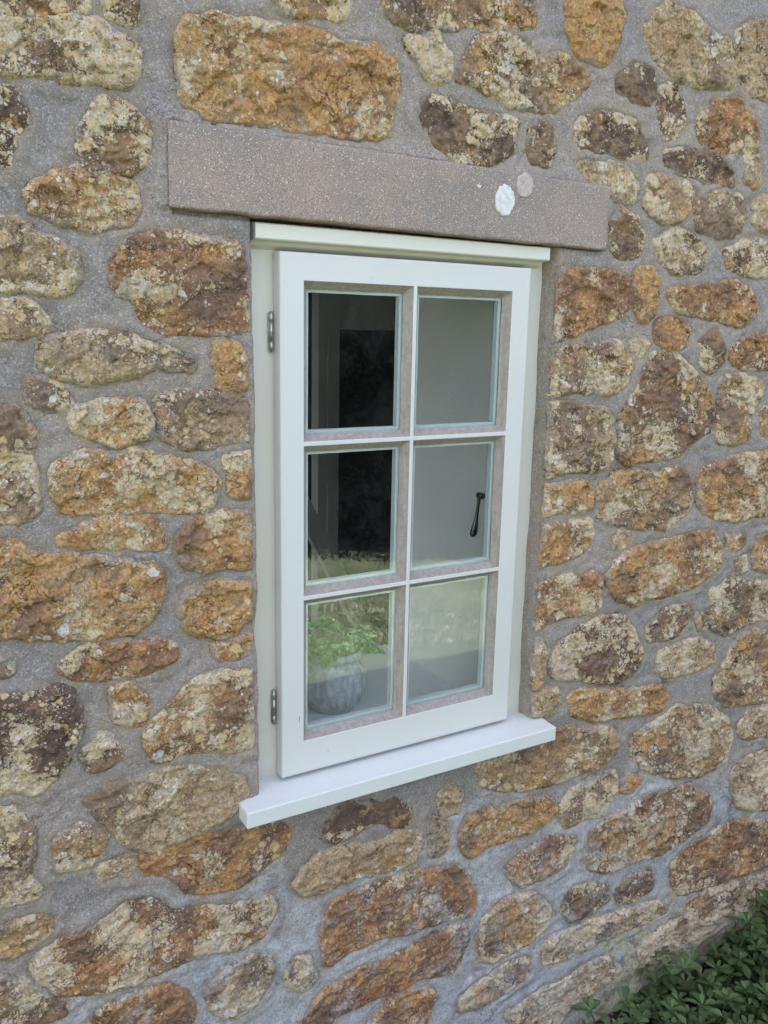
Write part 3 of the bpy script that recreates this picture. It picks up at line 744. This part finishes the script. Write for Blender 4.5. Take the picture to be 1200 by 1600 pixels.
xs2 = [.012]+[xs[1]-.0003, xs[2]+.0003, xs[3]-.0003, xs[4]+.0003]+[W_-.012]; zs2 = [.012, zs[1]-.0003, zs[2]+.0003, zs[3]-.0003, zs[4]+.0003, zs[5]-.0003, zs[6]+.0003, H_-.012]
obj('casement_rebate', bm_mesh(lattice(xs2, zs2, holes, .0256, .055), 'casement_rebate'), [M['casement'], M['primer']], cas)
# fixed frame
FRX = (-.062, .578); FRZ = (-.008, .936)
obj('window_frame', bm_mesh(lattice([FRX[0], .009, W_-.009, FRX[1]], [FRZ[0], .010, H_-.009, FRZ[1]], {(1, 1)}, .0280, .088, None, 0), 'window_frame'), M['cream'], win)
# head moulding: drip with an ogee under it
bm = bmesh.new()
prof = [(.0282, .929), (-.006, .929), (-.009, .927), (-.009, .907), (-.007, .905), (.010, .904), (.014, .899), (.020, .896), (.0282, .893)]
for xx in (-.043, .534):
    [bm.verts.new((xx, y, zq)) for y, zq in prof]
bm.verts.ensure_lookup_table(); k = len(prof)
for i in range(k-1): bm.faces.new((bm.verts[i], bm.verts[i+1], bm.verts[k+i+1], bm.verts[k+i]))
bm.faces.new([bm.verts[i] for i in range(k)][::-1]); bm.faces.new([bm.verts[k+i] for i in range(k)])
obj('drip_head', bm_mesh(bm, 'drip_head'), M['cream'], win)
# ogee belongs only to the frame width: trim shows the step at the ends
# sill
bm = bmesh.new()
v = [bm.verts.new(p) for p in ((-.088, -.056, -.041), (.583, -.056, -.041), (.583, .060, -.041), (-.088, .060, -.041), (-.088, -.056, -.0125), (.583, -.056, -.0125), (.583, .060, -.0035), (-.088, .060, -.0035))]
for q in ((0, 3, 2, 1), (4, 5, 6, 7), (0, 1, 5, 4), (1, 2, 6, 5), (2, 3, 7, 6), (3, 0, 4, 7)): bm.faces.new([v[i] for i in q])
bevel_all(bm, .0022, 3)
obj('sill', bm_mesh(bm, 'sill'), M['sill'], win)
# panes and glazing beads
for (xa, xb) in ((xs[1], xs[2]), (xs[3], xs[4])):
    for (za, zb) in ((zs[1], zs[2]), (zs[3], zs[4]), (zs[5], zs[6])):
        bm = bmesh.new(); box(bm, xa-.0001, xb+.0001, .0168, .0196, za-.0001, zb+.0001)
        obj('pane', bm_mesh(bm, 'pane'), M['glass'], cas)
        # sloping putty fillet with a hand-cut inner edge, and the pale spacer behind the glass
        rr = random.Random(int(xa*1000+za*700)); N = 22
        def ring(specs, mat, name):
            bm = bmesh.new(); loops = []
            for (ins, y, wob) in specs:
                L = []
                def P(x, z): L.append(bm.verts.new((x, y, z)))
                jw = lambda: rr.uniform(-wob, wob)
                ws = [jw() for _ in range(4*N)]
                ws = [(ws[q]+ws[q-1]+ws[q-2])/2 for q in range(4*N)]
                X0, X1, Z0, Z1 = xa+ins, xb-ins, za+ins, zb-ins
                for q in range(N): P(X0+(X1-X0)*q/N, Z0+ws[q]*(q > 0))
                for q in range(N): P(X1+ws[N+q]*(q > 0), Z0+(Z1-Z0)*q/N)
                for q in range(N): P(X1-(X1-X0)*q/N, Z1+ws[2*N+q]*(q > 0))
                for q in range(N): P(X0+ws[3*N+q]*(q > 0), Z1-(Z1-Z0)*q/N)
                loops.append(L)
            for A_, B_ in zip(loops, loops[1:]):
                for q in range(4*N):
                    k_ = (q+1) % (4*N); bm.faces.new((A_[q], A_[k_], B_[k_], B_[q]))
            obj(name, bm_mesh(bm, name), mat, cas)
        ring([(-.0004, .0014, 0), (.0108, .0158, .0006), (.0114, .0167, .0007), (-.0004, .0167, 0)], M['primer'], 'putty')
        ring([(.0095, .0200, 0), (.0165, .0200, .0003), (.0165, .0320, 0), (.0060, .0320, 0)], M['putty'], 'glazing_spacer')
# hinges
def cyl(bm, p0, p1, r, n=14, r2=None):
    p0 = Vector(p0); p1 = Vector(p1); ax = (p1-p0).normalized(); q = ax.to_track_quat('Z', 'Y'); r2 = r if r2 is None else r2
    a = [bm.verts.new(p0+q @ Vector((math.cos(2*PI*i/n)*r, math.sin(2*PI*i/n)*r, 0))) for i in range(n)]
    b = [bm.verts.new(p1+q @ Vector((math.cos(2*PI*i/n)*r2, math.sin(2*PI*i/n)*r2, 0))) for i in range(n)]
    for i in range(n):
        f = bm.faces.new((a[i], a[(i+1) % n], b[(i+1) % n], b[i])); f.smooth = True
    bm.faces.new(a[::-1]); bm.faces.new(b)
for zc in (.768, .128):
    hg = empty('hinge', (-.0060, .0215, zc)); hg.parent = win; hg.matrix_parent_inverse = Matrix.Translation(win.location).inverted()
    bm = bmesh.new(); z = -.030
    for L in (.0148, .0285, .0148):
        cyl(bm, (0, 0, z), (0, 0, z+L), .0032); z += L+.0009
    cyl(bm, (0, 0, -.0315), (0, 0, .0315), .0028)
    o = obj('knuckle', bm_mesh(bm, 'knuckle'), M['steel']); o.parent = hg
    bm = bmesh.new(); box(bm, -.0040, .0050, .0015, .0045, -.029, .029)
    o = obj('leaf_plate', bm_mesh(bm, 'leaf_plate'), M['steel']); o.parent = hg
# small chip and stain in the paint
for (cx, cz, rx, rz) in ((.0328, .106, .0011, .0062), (.089, .032, .0018, .0010), (.163, .858, .0011, .0009)):
    bm = bmesh.new(); N = 12; rr = random.Random(int(cx*999))
    a = [bm.verts.new((cx+math.cos(2*PI*i/N)*rx*rr.uniform(.6, 1.2), -.0003, cz+math.sin(2*PI*i/N)*rz*rr.uniform(.6, 1.2))) for i in range(N)]
    b = [bm.verts.new((v_.co.x, .001, v_.co.z)) for v_ in a]
    bm.faces.new(a)
    for i in range(N): bm.faces.new((a[i], b[i], b[(i+1) % N], a[(i+1) % N]))
    obj('paint_chip', bm_mesh(bm, 'paint_chip'), mat_plain('bare_wood', (.45, .27, .14), .9, .3, 300), cas)

# fastener: monkey-tail handle on the room side of the casement
fa = empty('window_fastener', (.4565, .070, .4585)); fa.parent = win; fa.matrix_parent_inverse = Matrix.Translation(win.location).inverted()
bm = bmesh.new()
prof = [(-.006, .0030), (-.004, .0052), (0, .0058), (.005, .0050), (.012, .0036), (.030, .0036), (.048, .0048), (.062, .0070), (.072, .0082), (.079, .0074), (.083, .0040), (.084, .0006)]
rings = []
for (dz, r) in prof:
    t = max(0, dz)/.084; rings.append([bm.verts.new((-.012*t**1.3+math.cos(2*PI*i/14)*r, math.sin(2*PI*i/14)*r*.7, -dz)) for i in range(14)])
for a, b in zip(rings, rings[1:]):
    for i in range(14): f = bm.faces.new((a[i], b[i], b[(i+1) % 14], a[(i+1) % 14])); f.smooth = True
bm.faces.new(rings[0]); bm.faces.new(rings[-1][::-1])
o = obj('handle', bm_mesh(bm, 'handle'), M['iron']); o.parent = fa
bm = bmesh.new(); cyl(bm, (.0, -.004, 0), (.022, -.004, 0), .0042); cyl(bm, (.0, -.012, 0), (.0, .004, 0), .0060)
box(bm, .014, .034, -.017, -.010, -.030, .022)
o = obj('backplate', bm_mesh(bm, 'backplate'), M['iron']); o.parent = fa

# interior sill board
bm = bmesh.new(); box(bm, -.0299, .5199, .0885, .520, -.040, -.016); bevel_all(bm, .002, 2)
obj('inner_sill', bm_mesh(bm, 'inner_sill'), M['boardp'], win)

# ------------------------------------------------------------------ pot with a succulent on the inner sill
PX, PY, PZ = .232, .262, -.016
pot = empty('potted_succulent', (PX, PY, PZ))
tag(pot, 'mottled grey glazed pot with a frilly pale green succulent on the sill inside the window', 'potted plant')
bm = bmesh.new(); N = 48
prof = [(.0, .048), (.002, .052), (.006, .054), (.012, .058), (.030, .068), (.052, .0725), (.075, .0725), (.096, .067), (.106, .060), (.110, .0575), (.113, .060), (.116, .0635), (.126, .0645), (.131, .062), (.131, .058), (.126, .056), (.112, .053), (.100, .054)]
rings = []
for z_, r in prof:
    rings.append([bm.verts.new((math.cos(2*PI*i/N)*(r+.0008*math.sin(i*PI/2+1)*(r > .055)), math.sin(2*PI*i/N)*(r+.0008*math.sin(i*PI/2+1)*(r > .055)), z_)) for i in range(N)])
for a, b in zip(rings, rings[1:]):
    for i in range(N): f = bm.faces.new((a[i], a[(i+1) % N], b[(i+1) % N], b[i])); f.smooth = True
bm.faces.new(rings[0][::-1])
o = obj('pot', bm_mesh(bm, 'pot'), M['pot']); o.parent = pot
bm = bmesh.new(); vs_ = [bm.verts.new((math.cos(2*PI*i/24)*.0535, math.sin(2*PI*i/24)*.0535, .112)) for i in range(24)]; c_ = bm.verts.new((0, 0, .118))
for i in range(24): bm.faces.new((vs_[i], vs_[(i+1) % 24], c_))
o = obj('compost', bm_mesh(bm, 'compost'), M['soil']); o.parent = pot
def leaf_faces(V, Fc, A, base, d, up, L, wd, fold, prof, lr, curl=0):
    """append a leaf: strip of quads with a midrib; prof = widths along it"""
    d = d.normalized(); side = d.cross(up).normalized(); nn = side.cross(d).normalized(); k = len(prof); b0 = len(V)
    for i, pw in enumerate(prof):
        t = i/(k-1); c = base+d*(L*t)+nn*(curl*L*t*t*-1)
        w2_ = wd*pw
        V.append(c-side*w2_+nn*fold*w2_); V.append(c); V.append(c+side*w2_+nn*fold*w2_); A += [lr]*3
    for i in range(k-1):
        a = b0+i*3; Fc.append((a, a+1, a+4, a+3)); Fc.append((a+1, a+2, a+5, a+4))
def mesh_from(name, V, Fc, A):
    me = bpy.data.meshes.new(name); me.from_pydata([tuple(v) for v in V], [], Fc); fattr(me, 'lr', A); return me
rr = random.Random(12); V, Fc, A = [], [], []
heads = [(-.035, -.030, .150), (-.052, .01, .145), (-.015, -.045, .140), (.0, -.01, .172), (-.03, .025, .168), (.025, -.035, .150), (.045, -.015, .142),
         (.02, .02, .165), (.048, .02, .148), (-.058, -.018, .128), (.005, .045, .158), (.062, -.032, .125), (.072, -.005, .128), (-.035, -.055, .130), (.083, -.022, .112), (.088, -.002, .138), (.068, -.045, .132), (-.066, .02, .15), (-.02, 0, .19), (-.045, .01, .178), (.076, .018, .15)]
heads += [(hx+rr.uniform(-.018, .018), hy+rr.uniform(-.018, .018), hz+rr.uniform(-.014, .008)) for (hx, hy, hz) in heads for _ in (0, 1)]
for (hx, hy, hz) in heads:
    c = Vector((hx, hy, hz)); axis_ = Vector((hx*6, hy*6, .7)).normalized(); q = axis_.to_track_quat('Z', 'Y')
    hr = rr.uniform(.011, .017)
    for k in range(40):
        t = k/40; a = k*2.39996; el = math.radians(8+68*(1-t)); L = hr*(.5+.6*t)
        dv = q @ Vector((math.cos(a)*math.cos(el), math.sin(a)*math.cos(el), math.sin(el)))
        leaf_faces(V, Fc, A, c+dv*.002, dv, q @ Vector((0, 0, 1)), L, L*.42, .35, [.25, .75, 1.0, .85, .15], min(1, max(0, rr.gauss(.5, .22))), -.25)
    # stem
    d_ = c-Vector((hx*.3, hy*.3, .115)); leaf_faces(V, Fc, A, Vector((hx*.3, hy*.3, .115)), d_, Vector((1, .3, .2)), d_.length, .002, 0, [1, 1, 1], .2)
o = obj('succulent', mesh_from('succulent', V, Fc, A), M['succ']); o.parent = pot

# ------------------------------------------------------------------ ground, garden
GZ0 = -.85
gx = np.concatenate([np.arange(-30, -1, 1.), np.arange(-1, 4, .04), np.arange(4, 31, 1.)]); gy = np.concatenate([np.arange(-30, -2, 1.), np.arange(-2, .12, .03)])
X, Yg = np.meshgrid(gx, gy); Hh = .02*fbm(X, Yg, 3, 71, 4)+.012*fbm(X, Yg, 22, 77, 4)*sstep(-2, -1.2, Yg)
V = np.stack([X, Yg, GZ0+Hh*sstep(-6, -1.5, Yg)], -1).reshape(-1, 3); n, m = X.shape; idx = np.arange(n*m).reshape(n, m)
Q = np.stack([idx[:-1, :-1], idx[:-1, 1:], idx[1:, 1:], idx[1:, :-1]], -1).reshape(-1, 4)
o = obj('ground', np_mesh('ground', V, Q), M['soil'], None, True); tag(o, kind='structure')
# lawn sheet, starts in the shade of the cottage
def lawn_edge(x): return -.85-.05*np.sin(x*1.7)
xs_ = np.arange(-14, 18.1, .25); ys_ = np.linspace(0, 1, 60)
X, T = np.meshgrid(xs_, ys_); e = lawn_edge(X); Yl = e+(-13-e)*T**1.6
V = np.stack([X, Yl, GZ0+.03+.02*fbm(X, Yl, 1.2, 81, 3)], -1).reshape(-1, 3); n, m = X.shape; idx = np.arange(n*m).reshape(n, m)
Q = np.stack([idx[:-1, :-1], idx[1:, :-1], idx[1:, 1:], idx[:-1, 1:]], -1).reshape(-1, 4)
o = obj('lawn', np_mesh('lawn', V, Q), M['lawn'], None, True); tag(o, kind='structure')
nr = np.random.RandomState(4)
NB = 240000
bx = nr.uniform(-.6, 6.0, NB); by = -.9-nr.uniform(0, 1, NB)**1.1*4.4
dens = vn(bx*5, by*5, 91)*.6+vn(bx*16, by*16, 92)*.4
kp = dens > .12; bx, by, dens = bx[kp], by[kp], dens[kp]; NB = len(bx)
ang = nr.uniform(0, 2*PI, NB); ht = nr.uniform(.006, .022, NB)*(.6+dens); ln_ = nr.uniform(.0, .035, NB); la = nr.uniform(0, 2*PI, NB); wd = nr.uniform(.0022, .0050, NB)
b0 = np.stack([bx-np.cos(ang)*wd, by-np.sin(ang)*wd, np.full(NB, GZ0+.015)], -1); b1 = np.stack([bx+np.cos(ang)*wd, by+np.sin(ang)*wd, np.full(NB, GZ0+.015)], -1)
tp = np.stack([bx+np.cos(la)*ln_, by+np.sin(la)*ln_, GZ0+.02+ht], -1)
V = np.stack([b0, b1, tp], 1).reshape(-1, 3); Q = np.arange(NB*3).reshape(-1, 3)
me = np_mesh('grass', V, Q); fattr(me, 'lr', np.repeat(np.clip(nr.normal(.5, .30, NB)+.5*(vn(bx*34, by*34, 191)-.5)+.6*(vn(bx*11, by*11, 193)-.5)+.3*(vn(bx*2, by*2, 192)-.5), 0, 1), 3))
o = obj('grass', me, M['grass']); tag(o, 'sunlit rough grass of the lawn mirrored in the lower window panes', 'grass', kind='stuff')
# hedge along the far side
NB = 190000
bx = nr.uniform(-5, 5.6, NB); hz = nr.uniform(0, 1, NB)**.8; top = 2.15+.3*vn(bx*1.3, bx*0, 95); hz = hz*top
front = -4.0+.72*(bx-1.97)-.25*np.clip(bx-2.4,0,9)**1.5*0+.35*(vn(bx*1.4, hz*1.4, 96)-.5)+.16*(vn(bx*5, hz*5, 97)-.5)+.35*(hz/top)**3*-1; by = front-np.abs(nr.normal(0, .12, NB))
sz = nr.uniform(.010, .026, NB); d1 = nr.normal(size=(NB, 3)); d1 /= np.linalg.norm(d1, axis=1)[:, None]; d2 = np.cross(d1, nr.normal(size=(NB, 3))); d2 /= np.linalg.norm(d2, axis=1)[:, None]
C_ = np.stack([bx, by, GZ0+hz], -1)
V = np.stack([C_-d1*sz[:, None], C_-d2*sz[:, None]*.5, C_+d1*sz[:, None], C_+d2*sz[:, None]*.5], 1).reshape(-1, 3); Q = np.arange(NB*4).reshape(-1, 4)
hd = empty('hedge', (2, -4.3, GZ0)); tag(hd, 'tall dark evergreen hedge beyond the lawn mirrored in the glass', 'hedge')
me = np_mesh('foliage', V, Q); fattr(me, 'lr', np.repeat(np.clip(nr.normal(.5, .25, NB), 0, 1), 4))
obj('foliage', me, M['hedge'], hd)
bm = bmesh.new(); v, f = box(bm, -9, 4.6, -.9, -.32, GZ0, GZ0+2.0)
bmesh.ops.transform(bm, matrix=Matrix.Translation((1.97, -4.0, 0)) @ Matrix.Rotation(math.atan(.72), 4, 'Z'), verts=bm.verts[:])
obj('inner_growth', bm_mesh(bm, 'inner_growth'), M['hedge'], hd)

# ------------------------------------------------------------------ weeds at the foot of the wall
PROF = [[.12, .10, .10, .14, .40, .24, .58, .40, .84, .62, 1.0, .74, .88, .55, .12], [.12, .10, .12, .12, .22, .46, .30, .78, .55, 1.0, .78, .95, .70, .40, .08], [.14, .12, .12, .18, .30, .46, .66, .60, .90, .84, 1.0, .92, .80, .48, .1]]
def weed_mesh(seed, size, nl, tall):
    size *= .78
    rr = random.Random(seed); V, Fc, A = [], [], []
    heads = [(Vector((0, 0, 0)), nl, size)]
    for k in range(rr.randint(1, 3)):
        a = rr.uniform(0, 2*PI); r = rr.uniform(.02, .06); h = rr.uniform(.3, 1)*tall
        p = Vector((math.cos(a)*r, math.sin(a)*r, h)); heads.append((p, rr.randint(7, 10), size*rr.uniform(.6, .85)))
        leaf_faces(V, Fc, A, Vector((0, 0, 0)), p, Vector((.3, 1, .1)), p.length, .0016, .3, [1, 1, .8], .35)
    for (c, nn_, s_) in heads:
        a0 = rr.uniform(0, 6)
        for k in range(nn_):
            t = k/nn_; a = a0+k*2.39996+rr.uniform(-.25, .25); el = math.radians(10+60*t+rr.uniform(-10, 10)); L = s_*(1.05-.55*t)*rr.uniform(.85, 1.12)
            dv = Vector((math.cos(a)*math.cos(el), math.sin(a)*math.cos(el), math.sin(el)))
            leaf_faces(V, Fc, A, c, dv, Vector((0, 0, 1)), L, L*.21*rr.uniform(.8, 1.3), .30+rr.uniform(-.1, .15), rr.choice(PROF), min(1, max(0, rr.gauss(.32+.4*t, .16))), rr.uniform(.10, .45))
    me = mesh_from('leaves', V, Fc, A); me.polygons.foreach_set('use_smooth', [True]*len(me.polygons)); return me
wm = [weed_mesh(50+i, rr.uniform(.055, .075), rr.randint(11, 15), .05+.015*i) for i in range(6)]
rw = random.Random(21); placed = []
tries = 0
while len(placed) < 190 and tries < 20000:
    tries += 1
    x = rw.uniform(.74, 1.95); y = -rw.uniform(.02, .50)
    if x < .86 and y > -.07: continue
    if any((x-a)**2+(y-b)**2 < .031**2 for a, b in placed): continue
    placed.append((x, y))
    o = bpy.data.objects.new('weed', wm[len(placed) % 6]); col.objects.link(o)
    if not wm[len(placed) % 6].materials: wm[len(placed) % 6].materials.append(M['weed'])
    lift = .03 if y < -.12 else .0
    sc_ = rw.uniform(.8, 1.2)*(1.0+.25*(x > 1.2)); o.scale = (sc_,)*3
    o.location = (x, y, GZ0+.004); o.rotation_euler = (rw.uniform(-.15, .15)+(.12 if y > -.1 else 0), rw.uniform(-.15, .15), rw.uniform(0, 6.28))
    tag(o, 'low dull green weed with lobed spoon shaped leaves at the foot of the stone wall', 'weed', 'weeds growing along the foot of the wall')
# taller straggling stems against the wall on the right
for (x, y, h) in ((1.30, -.05, .12), (1.38, -.06, .17), (1.47, -.05, .22), (1.55, -.07, .24), (1.64, -.05, .26), (1.22, -.05, .08), (1.43, -.13, .14), (1.60, -.16, .18)):
    rr = random.Random(int(x*1000)); V, Fc, A = [], [], []
    for s_ in range(5):
        a = rr.uniform(0, 6.28); p0 = Vector((rr.uniform(-.02, .02), rr.uniform(-.02, .02), 0)); hd_ = h*rr.uniform(.6, 1.0); lean = Vector((math.cos(a)*.3, math.sin(a)*.3-.1, 1)).normalized()
        leaf_faces(V, Fc, A, p0, lean, Vector((.2, 1, 0)), hd_, .0015, .2, [1, 1, 1, .7], .3)
        for k in range(int(hd_/.011)):
            t = (k+2)/(hd_/.011+2); c = p0+lean*hd_*t; aa = k*2.4+a; dv = Vector((math.cos(aa), math.sin(aa), .6))
            L = .045*(1.15-.5*t)*rr.uniform(.8, 1.15)
            leaf_faces(V, Fc, A, c, dv, Vector((0, 0, 1)), L, L*.19, .3, rr.choice(PROF), min(1, max(0, rr.gauss(.45, .2))), .25)
    me = mesh_from('leaves', V, Fc, A); me.polygons.foreach_set('use_smooth', [True]*len(me.polygons))
    o = obj('tall_weed', me, M['weed']); o.location = (x, y, GZ0)
    tag(o, 'taller leafy weed climbing up against the stone wall at the right', 'weed', 'taller weeds against the wall')
